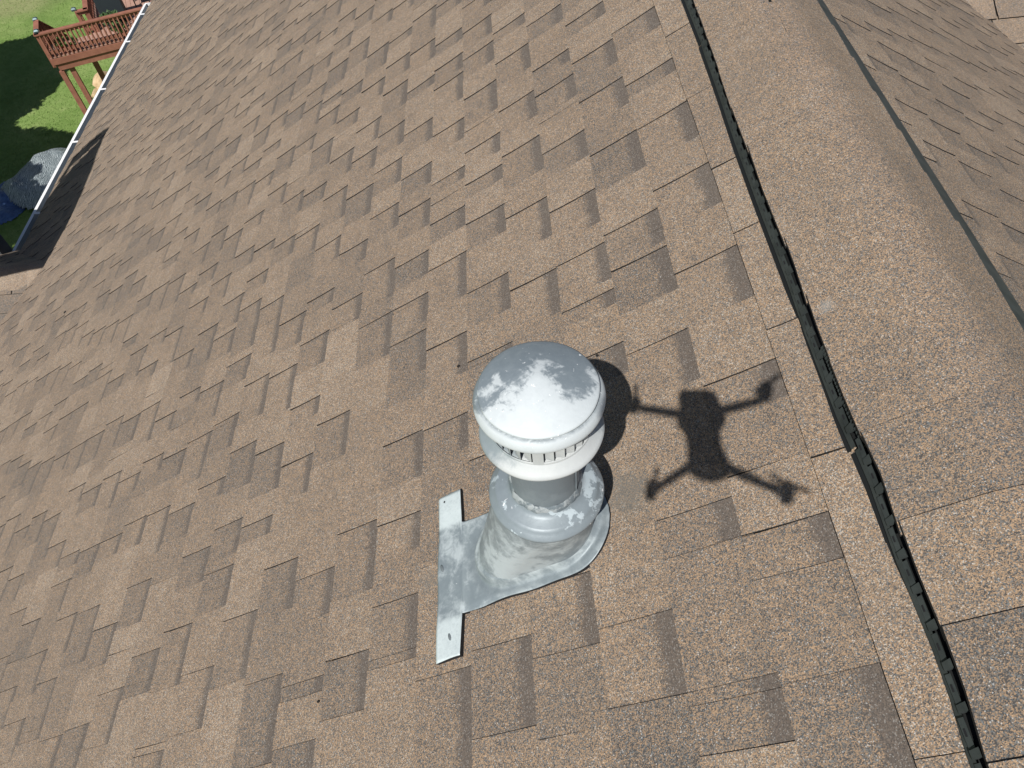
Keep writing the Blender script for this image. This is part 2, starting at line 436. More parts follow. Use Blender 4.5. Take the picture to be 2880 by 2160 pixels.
# left slope; nothing is laid under the cricket
def clipL(v, a, b):
    x = O0.x - (v-EXPO)*CT
    if x < XC:                                # valley of the cricket
        hw = XC - x - .02
        lo, hi = YC - hw, YC + hw
        if a >= lo and b <= hi: return None
        if a < lo < b and b <= hi: return (a, lo)
        if lo <= a < hi < b: return (hi, b)
    return (a, b)
lay(FL, 1, -1, NK, U0, U1, GAPS, clipL, 11)
lay(FR, -1, -1, 26, U0, 8.0, {}, lambda v, a, b: ((a, min(b, V1.y - ((2*XR-O0.x+(v-EXPO)*CT) - V1.x) + .03)) if (2*XR-O0.x+v*CT) > V1.x - 1.2 else (a, b)), 12, .085)
# cricket slopes: y local runs along -X, so u = distance out from the apex
def clipC(v, a, b):
    lo = (v-EXPO-.062)*CT - .03
    return (max(a, lo), b) if b > lo else None
lay(FC, 1, 0, 8, 0.0, 1.7, {0: (), 1: ()}, clipC, 13, .062)
lay(FD, -1, 0, 8, 0.0, 1.7, {}, clipC, 14, .062)
lay(FG, 1, -12, 10, -2.2, 2.6, {}, lambda v, a, b: (a, min(b, -(v-EXPO)*CT + .03)) if a < -(v-EXPO)*CT else None, 15)
pieces.sort(key=lambda p: p[0])
NP = len(pieces)
SHMATS = [GR, ASPH]
for i, (d, F, sgn, k, v0, a, b, sg) in enumerate(pieces):
    rr = random.Random(i*7+3)
    if F is FC or F is FG:                    # plain strips with a joint here and there
        sg = []; x = a
        while x < b: w = rr.uniform(.2, .34); sg.append((x, min(x+w-.006, b), True, rr.choice([-.75, -.4, -.1]) + rr.uniform(-.1, .1))); x += w
    if i < 300:
        mb = MB(); ox, oy = -(v0+EXPO), sgn*a
        strip(mb, a, b, sg, v0, ox, oy, rr, sgn, *TH_OF(F))
        o = mb.build('shingle', SHMATS); rp(o, F @ Matrix.Translation((ox, oy, 0)))
    else:
        tmp = MB(); strip(tmp, a, b, sg, v0, 0, 0, rr, sgn); addto(stuff, tmp, F)
so = stuff.build('shingle_field', SHMATS); tag(so, kind='stuff'); rp(so, Matrix.Identity(4))
print('shingle pieces', NP, 'stuff faces', len(stuff.f))

# nails and dark specks of the roofers
# ------------------------------------------------------------------ ridge vent and cap shingles
rv = empty('ridge_vent'); rv.parent = house; rv.matrix_basis = HM @ Matrix.Identity(4)
def edge_wob(u):                               # the vent strip was laid a little crooked (metres down the slope)
    pts = [(-3, .008), (.168, .007), (.253, -.001), (.31, -.002), (.44, .001), (.53, -.004), (.609, -.002), (.6115, .002), (.66, .005), (.85, .005), (.98, .001), (1.2, 0), (1.415, -.003), (1.61, -.009), (1.829, -.013), (1.833, -.015), (2.09, -.016), (2.6, -.017), (3.6, -.010), (12, -.010)]
    for (a, b), (c, d) in zip(pts, pts[1:]):
        if a <= u <= c: return b + (d-b)*(u-a)/(c-a)
    return 0
VB = -.055                                     # outer foot of the vent, in metres below (+) the first course line
def sec_pts(side, u, prof):
    F = FL if side > 0 else FR
    return [F @ Vector((-(v + (edge_wob(u) if side > 0 else 0)), side*u, h)) for v, h in prof]
sections = [(-1.83, -.61), (-.61, .608), (.612, 1.83), (1.834, 3.05), (3.054, 4.27), (4.274, 5.49), (5.494, 6.71), (6.714, 7.93), (7.934, 9.7)]
for si, (ua, ub) in enumerate(sections):
    fl = MB(); n = max(2, int((ub-ua)/.06))
    # foot flange blackened as the shade gap, sloping wall plate, roof of the vent
    for side in (1, -1):
        profs = [(VB, .0070), (VB-.0075, .0080), (VB-.0085, .0120), (VB-.0170, .0185), (VB-.0178, .0110), (VB-.060, .0150), (VB-.193, .021)]
        if side < 0: profs = [(.027, .0085), (.0245, .0100), (.0235, .0125), (.004, .0180), (-.030, .0205), (-.060, .0205), (-.193, .0210)]
        rows = []
        for i in range(n+1):
            u = ua + (ub-ua)*i/n; rows.append([fl.vert(p) for p in sec_pts(side, u, profs)])
        for r0, r1 in zip(rows, rows[1:]):
            for j in range(len(profs)-1):
                q = (r0[j], r0[j+1], r1[j+1], r1[j])
                if side > 0: q = q[::-1]
                fl.face(q, 0 if (j == 2 or (side < 0 and j in (2, 3, 4))) else 1)
    o = fl.build('vent_section', [PLAST, SHADEP], rv)
    if ua < 3.2 and ub > 0:
        comb = MB(); rr = random.Random(si)
        u = ua + .03
        while u < ub - .01:
            F = FL; w = edge_wob(u); fins = MB(); slot = MB()
            def P(v, du, h): return F @ Vector((-(v+w), u+du, h))
            # upright fin across the upper half of the wall plate
            a0, a1 = VB-.013, VB-.0265; t = .0042
            hh = .0060 if rr.random() < .7 else .0085
            q = [P(a0, -t, .014), P(a0, t, .014), P(a1, t, .018), P(a1, -t, .018), P(a0-.001, -t, .0165+hh*.5), P(a0-.001, t+.001, .0165+hh*.5), P(a1, t+.002, .0225+hh*.9), P(a1, -t, .0225+hh*.9)]
            iv = [fins.vert(p) for p in q]
            for f in ((3,2,1,0),(4,5,6,7),(0,1,5,4),(1,2,6,5),(2,3,7,6),(3,0,4,7)): fins.face([iv[k] for k in f])
            # a ledge each side of the fin
            q = [P(VB-.0145, .0065, .0178), P(VB-.0145, .0415, .0178), P(VB-.0222, .0415, .0222), P(VB-.0222, .0065, .0222)]
            q2 = [P(VB-.0155, .0065, .0155), P(VB-.0155, .0415, .0155), P(VB-.0222, .0415, .0190), P(VB-.0222, .0065, .0190)]
            iv = [fins.vert(p) for p in q2 + q]
            for f in ((3,2,1,0),(4,5,6,7),(0,1,5,4),(1,2,6,5),(2,3,7,6),(3,0,4,7)): fins.face([iv[k] for k in f])
            # small dark slot
            s0 = .020
            q = [P(VB-.0165, s0, .0196), P(VB-.0165, s0+.009, .0196), P(VB-.0190, s0+.009, .0210), P(VB-.0190, s0, .0210)]
            slot.poly(q)
            fins.build('baffle_fin', PLAST, rv); slot.build('weep_slot', DARKHOLE, rv)
            u += .0505
        if ua < 1 and ub > .7:                  # comb of baffle teeth where the cap sits high
            u = .62
            while u < .80:
                w = edge_wob(u)
                for dv in (VB-.026,):
                    q = [FL @ Vector((-(dv+w+a), u+b, h)) for a, b, h in ((0, 0, .020), (0, .003, .020), (-.012, .003, .022), (-.012, 0, .022), (0, 0, .027), (0, .003, .027), (-.012, .003, .034), (-.012, 0, .034))]
                    iv = [comb.vert(p) for p in q]
                    for f in ((3,2,1,0),(4,5,6,7),(0,1,5,4),(1,2,6,5),(2,3,7,6),(3,0,4,7)): comb.face([iv[k] for k in f])
                u += .0075
            tag(comb.build('baffle_comb', PLAST, rv), kind='stuff')
# cap shingles bent over the ridge
def cap_profile(F1, F2, xr, half, h, nseg=14, rad=.075, sgn=1):
    """points across the ridge: (s, height) -> world, s from -1 to 1"""
    return None
def caps(mid, ax, down, ulist, half, hh, crest, parent_M, name, seed, tone_fn, edge_fn=None, flip=False):
    """mid(u): crest base point; down: horizontal unit across; ax: unit along. ulist: butt positions"""
    rr = random.Random(seed)
    for i, (ua, ub) in enumerate(ulist):
        mb = MB(); NS = 18; tone = tone_fn(i, rr); vis = False
        ub2 = ub + rr.uniform(-.002, .002); hl = half + rr.uniform(-.0015, .0015); hr_ = half - .004*(half > .19) + rr.uniform(-.0015, .0015)
        skew = rr.uniform(-.002, .002)
        rows = []
        for j, (w, lift) in enumerate(((-.12, .0), (0.0, .0012), (.5, .0035), (1.0, .0058))):
            u = ua + (ub2-ua)*w; row = []
            for s in range(NS+1):
                q = -1 + 2*s/NS; L = (hl + (edge_fn(u) if edge_fn else 0) + skew*(w-.5)) if q < 0 else hr_
                r = abs(q)*L
                # rounded crest: parabola for |r|<rad, then straight down the pitch
                rad = crest; z = -(TT*CT)*(r - rad*.5 if r > rad else r*r/(2*rad))
                hor = r*CT*(1.0 if r > rad else 1.0)
                p = mid(u + skew*q) + down*(hor*(1 if q > 0 else -1)) + Vector((0, 0, z + hh + lift + .0012*math.sin(u*17+q*3)))
                row.append(mb.vert(p))
            rows.append(row)
        for r0, r1 in zip(rows, rows[1:]):
            for s in range(NS):
                q = (r0[s], r0[s+1], r1[s+1], r1[s])
                f = mb.face(q if not flip else q[::-1], 0); mb.fa.setdefault('tone', (0., {}))[1][f] = tone
        # thickness: butt and both long edges
        def skirt(ids, mi=1, dz=-.0050):
            up_ = [mb.vert(mb.v[k]) for k in ids]
            lo = [mb.vert(Vector(mb.v[k]) + Vector((0, 0, dz))) for k in ids]
            for a in range(len(ids)-1): mb.face((up_[a], up_[a+1], lo[a+1], lo[a]), mi)
            return lo
        skirt(rows[-1]); skirt(rows[0]); l0 = skirt([r[0] for r in rows]); l1 = skirt([r[-1] for r in rows])
        org = mid(ua)
        o = mb.build(name, SHMATS, fix=False, smooth=False)
        for p in o.data.polygons:
            if p.material_index == 0: p.use_smooth = True
        bm = bmesh.new(); bm.from_mesh(o.data); bmesh.ops.translate(bm, verts=bm.verts, vec=-org); bm.to_mesh(o.data); bm.free()
        rp(o, Matrix.Translation(org))
bu = [.165, .322, .470, .619]
while bu[0] > -1.2: bu.insert(0, bu[0]-.147)
while bu[-1] < 9.6: bu.append(bu[-1]+.147)
tones = {}
capu = list(zip(bu[:-1], bu[1:]))
def tf(i, rr):
    a, b = capu[i]
    fix = {.165: -.62, .018: .0, .322: .05, .470: -.42, .619: -.25, .766: -.12}
    for k_, v_ in fix.items():
        if abs(a-k_) < .01: return v_
    return rr.choice([-.16, -.08, -.02, .03])
rr0 = random.Random(5)
caps(lambda u: Vector((XR, u, ZR)), None, Vector((1, 0, 0)), capu, .192, .017, .085, None, 'ridge_cap_shingle', 21, tf,
     edge_fn=lambda u: edge_wob(u)*.9 + .0012*math.sin(u*5.2))
# cricket ridge caps
cu = [(-.10 + .143*i, .043 + .143*i) for i in range(11)]
caps(lambda u: Vector((XC-u+.05, YC, ZC + max(0, .05-u)*.45)), None, Vector((0, -1, 0)), cu, .185, .0006, .05, None, 'ridge_cap_shingle', 22,
     lambda i, rr: rr.choice([.1, .25, .35]), flip=False)
# ------------------------------------------------------------------ eave, gutter, walls
EX = L2W(FL, xe, 0, 0)                         # roof edge point (y = 0)
gut = empty('gutter'); gut.parent = house; gut.matrix_basis = HM @ Matrix.Identity(4)
GY0, GY1 = 5.04, 9.76
def prof_sweep(name, prof, y0, y1, mats, mis, parent, n=1, close=False):
    mb = MB(); rows = []
    for i in range(n+1):
        y = y0 + (y1-y0)*i/n; rows.append([mb.vert((EX.x + a, y, EX.z + b)) for a, b in prof])
    for r0, r1 in zip(rows, rows[1:]):
        for j in range(len(prof)-1): mb.face((r0[j], r1[j], r1[j+1], r0[j+1]), mis[j])
    if close: mb.face(rows[0][::-1]); mb.face(rows[-1])
    return mb.build(name, mats, parent)
# K-style trough: back, floor, ogee front, rolled lip
kp = [(a_*1.19 - (.006 if a_ < -.13 else 0), b_-.055) for a_, b_ in [(.004, -.022), (.004, -.125), (-.075, -.125), (-.088, -.095), (-.112, -.075), (-.118, -.030), (-.118, -.020), (-.137, -.020), (-.137, -.030), (-.121, -.034), (-.115, -.079), (-.091, -.099), (-.077, -.129), (.0015, -.129), (.0015, -.022), (.004, -.022)]]
prof_sweep('trough', kp, GY0, GY1, [GUTIN, WHITE], [0, 0, 0, 0, 0, 0, 1, 1, 1, 1, 1, 1, 1, 1, 1], gut, 2)
mb = MB(); mb.poly([(EX.x+a, GY1, EX.z+b) for a, b in kp[:8]]); mb.poly([(EX.x+a, GY1-.0015, EX.z+b) for a, b in kp[:8]])
mb.box((EX.x-.078, GY1+.001, EX.z-.074), (.16, .018, .004)); mb.build('end_cap', WHITE, gut)
def at_gutter(x, y):
    d = ray(x, y); s = (EX.x-.142)/d.x; return (d*s).y
for q in [(397, 46), (357, 125), (287, 260), (208, 407), (104, 610)]:
    y = at_gutter(*q)
    h = MB(); h.box((EX.x-.074, y, EX.z-.0705), (.150, .026, .003)); h.box((EX.x-.146, y, EX.z-.079), (.004, .026, .018)); h.box((EX.x+.001, y, EX.z-.085), (.004, .03, .03))
    h.build('hanger', WHITE, gut)
for a, b in ((U0, 3.33),):                     # gutter continues this side of the chimney
    o = prof_sweep('trough', kp, a, b, [GUTIN, WHITE], [0, 0, 0, 0, 0, 0, 1, 1, 1, 1, 1, 1, 1, 1, 1], gut, 2)
# fascia, soffit, rake trim and body of the house
mb = MB()
for y0, y1 in ((U0, 3.35), (5.25, U1)): mb.box((EX.x+.018, (y0+y1)/2, EX.z-.12), (.022, y1-y0, .19))
xe2 = 2*XR - EX.x
mb.box((xe2-.018, (U0+U1)/2, EX.z-.12), (.022, U1-U0, .19))
hp(mb.build('fascia', WHITE))
mb = MB()
for y in (U1-.008, U0+.008):
    for F, s in ((FL, 1), (FR, -1)):
        a = F @ Vector((xe, s*y, -.085)); b = F @ Vector((ridge_x, s*y, -.085)); mb.bar(a, b, .02, .14, up=F.to_3x3() @ Vector((0, 0, 1)))
hp(mb.build('rake_board', WHITE))
wl_, wr_ = EX.x + .42, xe2 - .42
mb = MB(); zt = EX.z - .02; zb = -13.6
mb.box(((wl_+wr_)/2, (U0+U1)/2, (zt-.2+zb)/2), (wr_-wl_, U1-U0-.7, zt-.2-zb))
for y in (U0+.33, U1-.33):
    mb.poly([(wl_, y, zt-.2), (wr_, y, zt-.2), (wr_, y, zt), (XR, y, ZR-.06), (wl_, y, zt)])
hp(mb.build('wall', SIDING))
# starter course showing past the rake
mb = MB()
for F, s in ((FL, 1), (FR, -1)):
    mb.box((( xe+ridge_x)/2, s*(U1-.004), .0035), (ridge_x-xe, .02, .007), M=F)
rp(mb.build('rake_edge_strip', GR), Matrix.Identity(4))
# cross gable beyond the ridge: body under it
# unseen chimney: thin body and slab cap, shaped to cast its shadow outline
def lap_panel(): pass
ch = empty('chimney'); ch.parent = house; ch.matrix_basis = HM @ Matrix.Identity(4)
CH = mat('chimney_siding', .85, color=(.115, .125, .13))
def prism(mb, poly, y0, y1, mi=0):
    a = [mb.vert((x, y0, z)) for x, z in poly]; b = [mb.vert((x, y1, z)) for x, z in poly]; n = len(poly)
    mb.face(a, mi); mb.face(b[::-1], mi)
    for i in range(n): mb.face((a[i], b[i], b[(i+1) % n], a[(i+1) % n]), mi)
SY = 3.42
def back(p):                                   # where the light that reaches a roof point crossed the plane y = SY
    p = Vector(p); q = p - SUN*((p.y-SY)/SUN.y); return (q.x, q.z)
rpts = [(-3.53, 4.34, -3.60), (-3.50, 4.62, -3.545), (-3.48, 4.80, -3.55), (-3.51, 5.32, -3.57), (-3.59, 5.91, -3.62), (-3.64, 6.01, -3.65), (-4.05, 6.02, -3.91), (-4.22, 5.93, -4.02), (-4.29, 5.79, -4.06), (-4.35, 5.28, -4.10)]
prf = [back(p) for p in rpts]
mb = MB(); prism(mb, [(-4.30, -4.6), (-4.30, prf[0][1]-.10), (prf[0][0]-.14, prf[0][1]-.02)] + prf + [(prf[-1][0], -4.6)], SY-.06, SY)
o = mb.build('shadow_stack', CH, ch)
cpts = [(-3.62, 6.16, -3.64), (-3.72, 6.22, -3.70), (-3.91, 6.28, -3.82), (-4.12, 6.30, -3.95), (-4.20, 6.27, -4.0), (-4.21, 6.18, -4.01), (-4.05, 6.13, -3.91), (-3.66, 6.09, -3.66)]
mb = MB(); prism(mb, [back(p) for p in cpts], SY-.06, SY)
mb.build('shadow_slab_cap', CH, ch)
mb = MB(); a_ = back((-3.605, 6.06, -3.645)); b_ = back((-4.20, 6.10, -4.0)); mb.box((a_[0]-.03, SY-.03, a_[1]), (.06, .05, .30)); mb.box((b_[0]+.03, SY-.03, b_[1]), (.10, .05, .26)); mb.build('cap_support', CH, ch)
# side of the boxed chase where the gutter ends
mb = MB(); mb.box((-4.72, 5.15, -3.95), (.50, .14, 1.1)); mb.build('chase_side', CH, ch)
# flashing strip at the foot of the chimney
mb = MB(); mb.box((-4.28, 4.62, -3.83), (.5, .012, .06)); mb.build('foot_flashing', mat('dull_lead', .5, .5, (.25, .27, .28)), ch)

# ------------------------------------------------------------------ flue vent on the roof
AX, AY = .0045, .653
vt = tag(empty('flue_vent', (AX, AY, -1.33)), 'grey painted metal flue pipe with round louvred cap, standing in the shingles', 'roof vent')
VM = Matrix.Translation((-AX, -AY, 1.33))
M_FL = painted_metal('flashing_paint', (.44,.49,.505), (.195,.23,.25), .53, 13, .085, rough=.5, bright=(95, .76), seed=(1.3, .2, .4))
M_CO = painted_metal('collar_paint', (.40,.46,.49), (.205,.24,.262), .555, 17, .012, rough=.4, bright=(48, .69), seed=(4.3, 2.2, .4))
M_PI = painted_metal('pipe_paint', (.23,.265,.285), (.165,.195,.215), .55, 12, .1, rough=.4, seed=(.3, 7.2, .4))
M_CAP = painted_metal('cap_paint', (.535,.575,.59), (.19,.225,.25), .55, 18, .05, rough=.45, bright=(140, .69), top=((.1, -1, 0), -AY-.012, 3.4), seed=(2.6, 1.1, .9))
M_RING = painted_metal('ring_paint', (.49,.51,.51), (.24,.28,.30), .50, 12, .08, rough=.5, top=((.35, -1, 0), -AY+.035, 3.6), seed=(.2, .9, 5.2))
def vp(o): o.parent = vt; o.matrix_basis = VM @ o.matrix_basis; return o
# flashing: thin sheet on the shingles with a drawn-up oval boss
UC = .6615
def fx(x): return (x - O0.x)/CT               # world x on the roof -> local x
def plate_half(x):                            # half width of the sheet at world x
    if x < -.174: return .1815
    if x < -.11: return .0985 + (-.11 - x)*.02
    if x < .02: return .0985
    t = (x-.02)/.105
    return .0985*math.sqrt(max(0, 1 - t**2.6))
def boss(xw, u):
    """height of the boss above the sheet"""
    if True:
        x = xw; du = (u-UC)
        # stadium from x=-.062 to .03, radius .070
        cx_ = min(max(x, -.055), .028); d = math.hypot((x-cx_), du)
    return d
NXF, NUF = 90, 60
mb = MB(); grid = []
xs = list(np.linspace(-.2255, .1248, NXF))
for i, xw in enumerate(xs):
    hw = plate_half(xw) if xw > -.1735 else .1815
    row = []
    for j in range(NUF+1):
        w = -1 + 2*j/NUF
        u = UC + w*hw + (.0015*math.sin(xw*60) if abs(w) == 1 else 0)
        d = boss(xw, u); h = .0150 + wob(u, -(fx(xw)))
        edge = 1-min(1, (1-abs(w))*hw/.012) if xw > -.17 else 0
        h += .0012*math.sin(u*40+xw*30) - .002*edge
        # fillet up to the wall of the boss
        t = max(0, min(1, (.083-d)/.012)); h += .022*t*t*(3-2*t)
        if d < .066: h += (.066-d)*.9
        row.append(mb.vert((fx(xw), u, h)))
        mb.va.setdefault('crease_dark', (0., {}))[1][row[-1]] = max(0, 1-abs(d-.089)/.016)*1.0 if xw > -.172 else 0.0  # darker ring in the crease round the boss
        mb.va.setdefault('pale', (0., {}))[1][row[-1]] = max(0, min(1, (abs(u-UC)-.096)/.012)) if xw < -.168 else max(0, min(1, (-.150-xw)/.03))*.25
    grid.append(row)
for r0, r1 in zip(grid, grid[1:]):
    for j in range(NUF): mb.face((r0[j], r1[j], r1[j+1], r0[j+1]))
rim = [r[0] for r in grid] + grid[-1][1:] + [r[-1] for r in grid[::-1]][1:] + grid[0][::-1][1:-1]
lo = [mb.vert((mb.v[k][0], mb.v[k][1], mb.v[k][2]-.011)) for k in rim]
for a in range(len(rim)): b = (a+1) % len(rim); mb.face((rim[b], rim[a], lo[a], lo[b]), 1)
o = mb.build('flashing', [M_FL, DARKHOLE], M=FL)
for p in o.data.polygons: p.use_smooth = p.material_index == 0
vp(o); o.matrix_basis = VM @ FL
# drawn cone between the boss and the collar: ring lofted from an oval on the slope to a level circle
mb = MB(); rings = []; N = 72
for t in np.linspace(0, 1, 13):
    ring = []
    for k in range(N):
        a = 2*math.pi*k/N
        # lower oval on the roof
        ca, sa = math.cos(a), math.sin(a); cx_ = -.055 if ca < 0 else .028
        xw = cx_ + .074*ca*(abs(ca)**-.08 if abs(ca) > .01 else 1); uu = UC + .074*sa
        pl = FL @ Vector((fx(xw), uu, .026))
        pu = Vector((AX + .0885*ca, AY + .0885*sa, -1.139))
        e = t**1.25; pt = pl.lerp(pu, e)
        b = math.sin(math.pi*t)*(.006 if ca < 0 else .004); pt += Vector((-ca*b*.2, -sa*b*.2, b*(.9 if ca < 0 else .2)))
        ring.append(mb.vert(pt))
    rings.append(ring)
for a, b in zip(rings, rings[1:]):
    for k in range(N): mb.face((a[k], a[(k+1) % N], b[(k+1) % N], b[k]))
vp(mb.build('boss', painted_metal('boss_paint', (.44,.49,.51), (.215,.25,.27), .50, 13, .07, bright=(80, .74), seed=(3.3, .2, 1.4)), smooth=True))
# screws and sealant dabs at the three fixings
for (xw, u) in ((-.2115, .828), (-.2065, .517)):
    s = MB(); s.lathe([(.0001, .0012), (.0022, .0008), (.0032, 0)], 10, (fx(xw), u, .0160)); ob = s.build('screw', DARKHOLE, M=FL); vp(ob); ob.matrix_basis = VM @ FL
for (xw, u, L_, w_) in ((-.196, .522, .011, .0048), (-.2145, .672, .010, .004)):
    s = MB(); s.lathe([(.00001, .0035), (.6, .0030), (.9, .0018), (1, 0)], 16)
    s.v = [(p[0]*w_ if abs(p[0]) > 1e-3 or abs(p[1]) > 1e-3 else 0, p[1]*L_, p[2]) for p in s.v]
    rot = Matrix.Rotation(.35, 4, 'Z'); ob = s.build('sealant_dab', mat('old_sealant', .7, color=(.13, .15, .16)), smooth=True)
    vp(ob); ob.matrix_basis = VM @ FL @ Matrix.Translation((fx(xw), u, .0165)) @ rot
RW = random.Random(4)
def jit(amp, freq=3, ph=0):
    return lambda a, r, z: (r*(1 + amp*math.sin(a*freq+ph) + amp*.5*math.sin(a*7+ph*2)), z + r*amp*.6*math.sin(a*2+ph))
c0 = (AX, AY, 0)
# storm collar
mb = MB(); mb.lathe([(.0575, -1.096), (.0595, -1.098), (.0615, -1.104), (.0660, -1.1095), (.0700, -1.1115), (.0830, -1.1170), (.0862, -1.1180), (.0885, -1.1215), (.0925, -1.1255), (.0975, -1.1300), (.0992, -1.1330), (.0988, -1.1355), (.0930, -1.1330), (.0880, -1.1400), (.0875, -1.15)], 96, c0, jit=jit(.004, 3, .6))
vp(mb.build('storm_collar', M_CO, smooth=True))
# sealant bead round the pipe
mb = MB(); bead = lambda a, r, z: (r + .0007*math.sin(a*9)+.0005*math.sin(a*23+1), z + .0016*math.sin(a*5)+.0006*math.sin(a*17))
mb.lathe([(.0570, -1.0895), (.0592, -1.0925), (.0612, -1.098), (.0622, -1.1045), (.060, -1.110)], 120, c0, jit=bead)
vp(mb.build('sealant_bead', painted_metal('bead_paint', (.36,.39,.40), (.15,.18,.20), .5, 60, .05), smooth=True))
# pipe with a lock seam
mb = MB(); mb.lathe([(.0570, -1.20), (.0570, -.935)], 96, c0); 
vp(mb.build('pipe', M_PI, smooth=True))
mb = MB(); mb.box((AX+.0572*math.cos(-.55), AY+.0572*math.sin(-.55), -1.04), (.0016, .006, .17), M=Matrix.Identity(4)); vp(mb.build('pipe_seam', M_PI))
# lower ring (dish) of the cap
mb = MB(); mb.lathe([(.0572, -.944), (.0640, -.9435), (.0900, -.9460), (.0938, -.9470), (.0952, -.9445), (.0948, -.9415), (.0915, -.9380), (.0800, -.9290), (.0785, -.9260), (.0770, -.9250), (.05, -.9250)], 96, c0, jit=jit(.006, 2, 1.1))
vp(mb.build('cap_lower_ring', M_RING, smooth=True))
# inner drum behind the louvres
mb = MB(); mb.lathe([(.0640, -.930), (.0640, -.852)], 64, c0); vp(mb.build('inner_drum', mat('drum_shade', .7, .2, (.035, .037, .04)), smooth=True))
mb = MB(); mb.lathe([(.0788, -.9270), (.0788, -.9215), (.0778, -.9210), (.0770, -.9260)], 96, c0); mb.lathe([(.0788, -.8800), (.0788, -.8660), (.0778, -.8660), (.0770, -.8805)], 96, c0)
vp(mb.build('louvre_band', M_RING, smooth=True))
# louvres: slanted vanes all round, one blank seam plate facing the viewer
NL = 30
for k in range(NL):
    a = 2*math.pi*(k+.5)/NL - math.pi/2
    da = math.atan2(math.sin(a + math.pi/2 + .11), math.cos(a + math.pi/2 + .11))
    mb = MB()
    if abs(da) < .11:
        continue
    tw = .55; hw = .0072
    ca, sa = math.cos(a), math.sin(a); tx = Vector((-sa, ca, 0)); rx = Vector((ca, sa, 0))
    d = tx*math.cos(tw) + rx*math.sin(tw)*1.0
    cpt = Vector((AX, AY, 0)) + rx*.0745
    p0, p1 = cpt - d*hw, cpt + d*hw
    nn = d.cross(Vector((0, 0, 1))).normalized()*.0004
    q = [p0-nn, p0+nn, p1+nn, p1-nn]
    z0, z1 = -.9225, -.8795
    iv = [mb.vert((p.x, p.y, z0 + (.0015 if i > 1 else 0))) for i, p in enumerate(q)] + [mb.vert((p.x, p.y, z1 - (.0015 if i > 1 else 0))) for i, p in enumerate(q)]
    for f in ((3,2,1,0),(4,5,6,7),(0,1,5,4),(1,2,6,5),(2,3,7,6),(3,0,4,7)): mb.face([iv[i] for i in f])
    vp(mb.build('louvre', M_RING))
mb = MB()
for i in range(9):
    a = -math.pi/2 - .11 - .10 + .20*i/8; mb.vert((AX + .0790*math.cos(a), AY + .0790*math.sin(a), -.9260)); mb.vert((AX + .0790*math.cos(a), AY + .0790*math.sin(a), -.8700))
for i in range(8): mb.face((2*i, 2*i+2, 2*i+3, 2*i+1))
vp(mb.build('seam_plate', M_RING, smooth=True))
# upper skirt and dome
mb = MB(); mb.lathe([(.0770, -.8720), (.0900, -.8725), (.0945, -.8720), (.0958, -.8700), (.0962, -.8675), (.0955, -.8640), (.0915, -.8545), (.0872, -.8515), (.0850, -.8510)], 112, c0, jit=jit(.004, 2, .2))
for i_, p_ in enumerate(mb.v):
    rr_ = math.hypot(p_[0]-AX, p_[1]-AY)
    if p_[2] > -.856 and rr_ < .0885: mb.va.setdefault('crease_dark', (0., {}))[1][i_] = 1.0  # shade of the seam groove put into the skirt colour
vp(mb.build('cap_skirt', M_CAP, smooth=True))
mb = MB(); dome = [(.0850, -.8510), (.0862, -.8492), (.0874, -.8475), (.0872, -.8455), (.0850, -.8440)]
for t in np.linspace(.96, 0, 16): dome.append((.0852*t, -.8438 + .0255*(1-t**2.0)*(.78+.22*(1-t)) ))
mb.lathe(dome, 112, c0, jit=jit(.003, 2, .4))
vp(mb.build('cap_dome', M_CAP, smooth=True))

# dabs of roofing tar left on the shingles
for p_, r_ in [((-.188, 1.207, -1.446), .0034), ((.137, 1.031, -1.239), .0026), ((-.522, .482, -1.658), .0026), ((-2.787, 3.271, -3.099), .008)]:
    q_ = FL.inverted() @ Vector(p_); t_ = MB(); t_.lathe([(.0001, .0022), (.6*r_, .0018), (r_, .0003), (r_*1.02, -.003)], 9, (q_.x, q_.y, q_.z-.001), jit=lambda a, r, z: (r*(1+.3*math.sin(a*2+1)+.2*math.sin(a*5)), z))
    o = t_.build('tar_dab', ASPH, smooth=True); rp(o, FL)
# ------------------------------------------------------------------ the drone that carries the camera (its shadow lies on the roof)
DZ = .048
dr = tag(empty('drone', (-.012, -.10, DZ)), 'grey folding camera drone hovering over the roof, seen only by its shadow on the shingles', 'drone')
M_DR = mat('drone_grey_shell', .5, color=(.32, .33, .34)); M_DK = mat('drone_dark_parts', .5, color=(.04, .04, .045))
def dp(o): o.parent = dr; o.matrix_basis = Matrix.Translation((.012, .10, -DZ)) @ o.matrix_basis; return o
def sh(p, z):   # plan point given at height .03, moved along the light to height z
    return Vector((p[0] + SUN.x/SUN.z*(z-.03), p[1] + SUN.y/SUN.z*(z-.03), z))
outline = [(-.045, -.016), (-.041, -.004), (-.031, .002), (.012, -.003), (.022, -.008), (.028, -.019), (.029, -.040), (.028, -.056), (.034, -.068), (.028, -.082), (.016, -.098), (.013, -.125), (.018, -.160), (.020, -.178), (.008, -.194), (-.012, -.203), (-.032, -.201), (-.049, -.192), (-.059, -.178), (-.054, -.155), (-.048, -.125), (-.049, -.100), (-.058, -.082), (-.055, -.064), (-.049, -.056), (-.046, -.035)]
mb = MB(); bot = [mb.vert(sh(p, .034)) for p in outline]
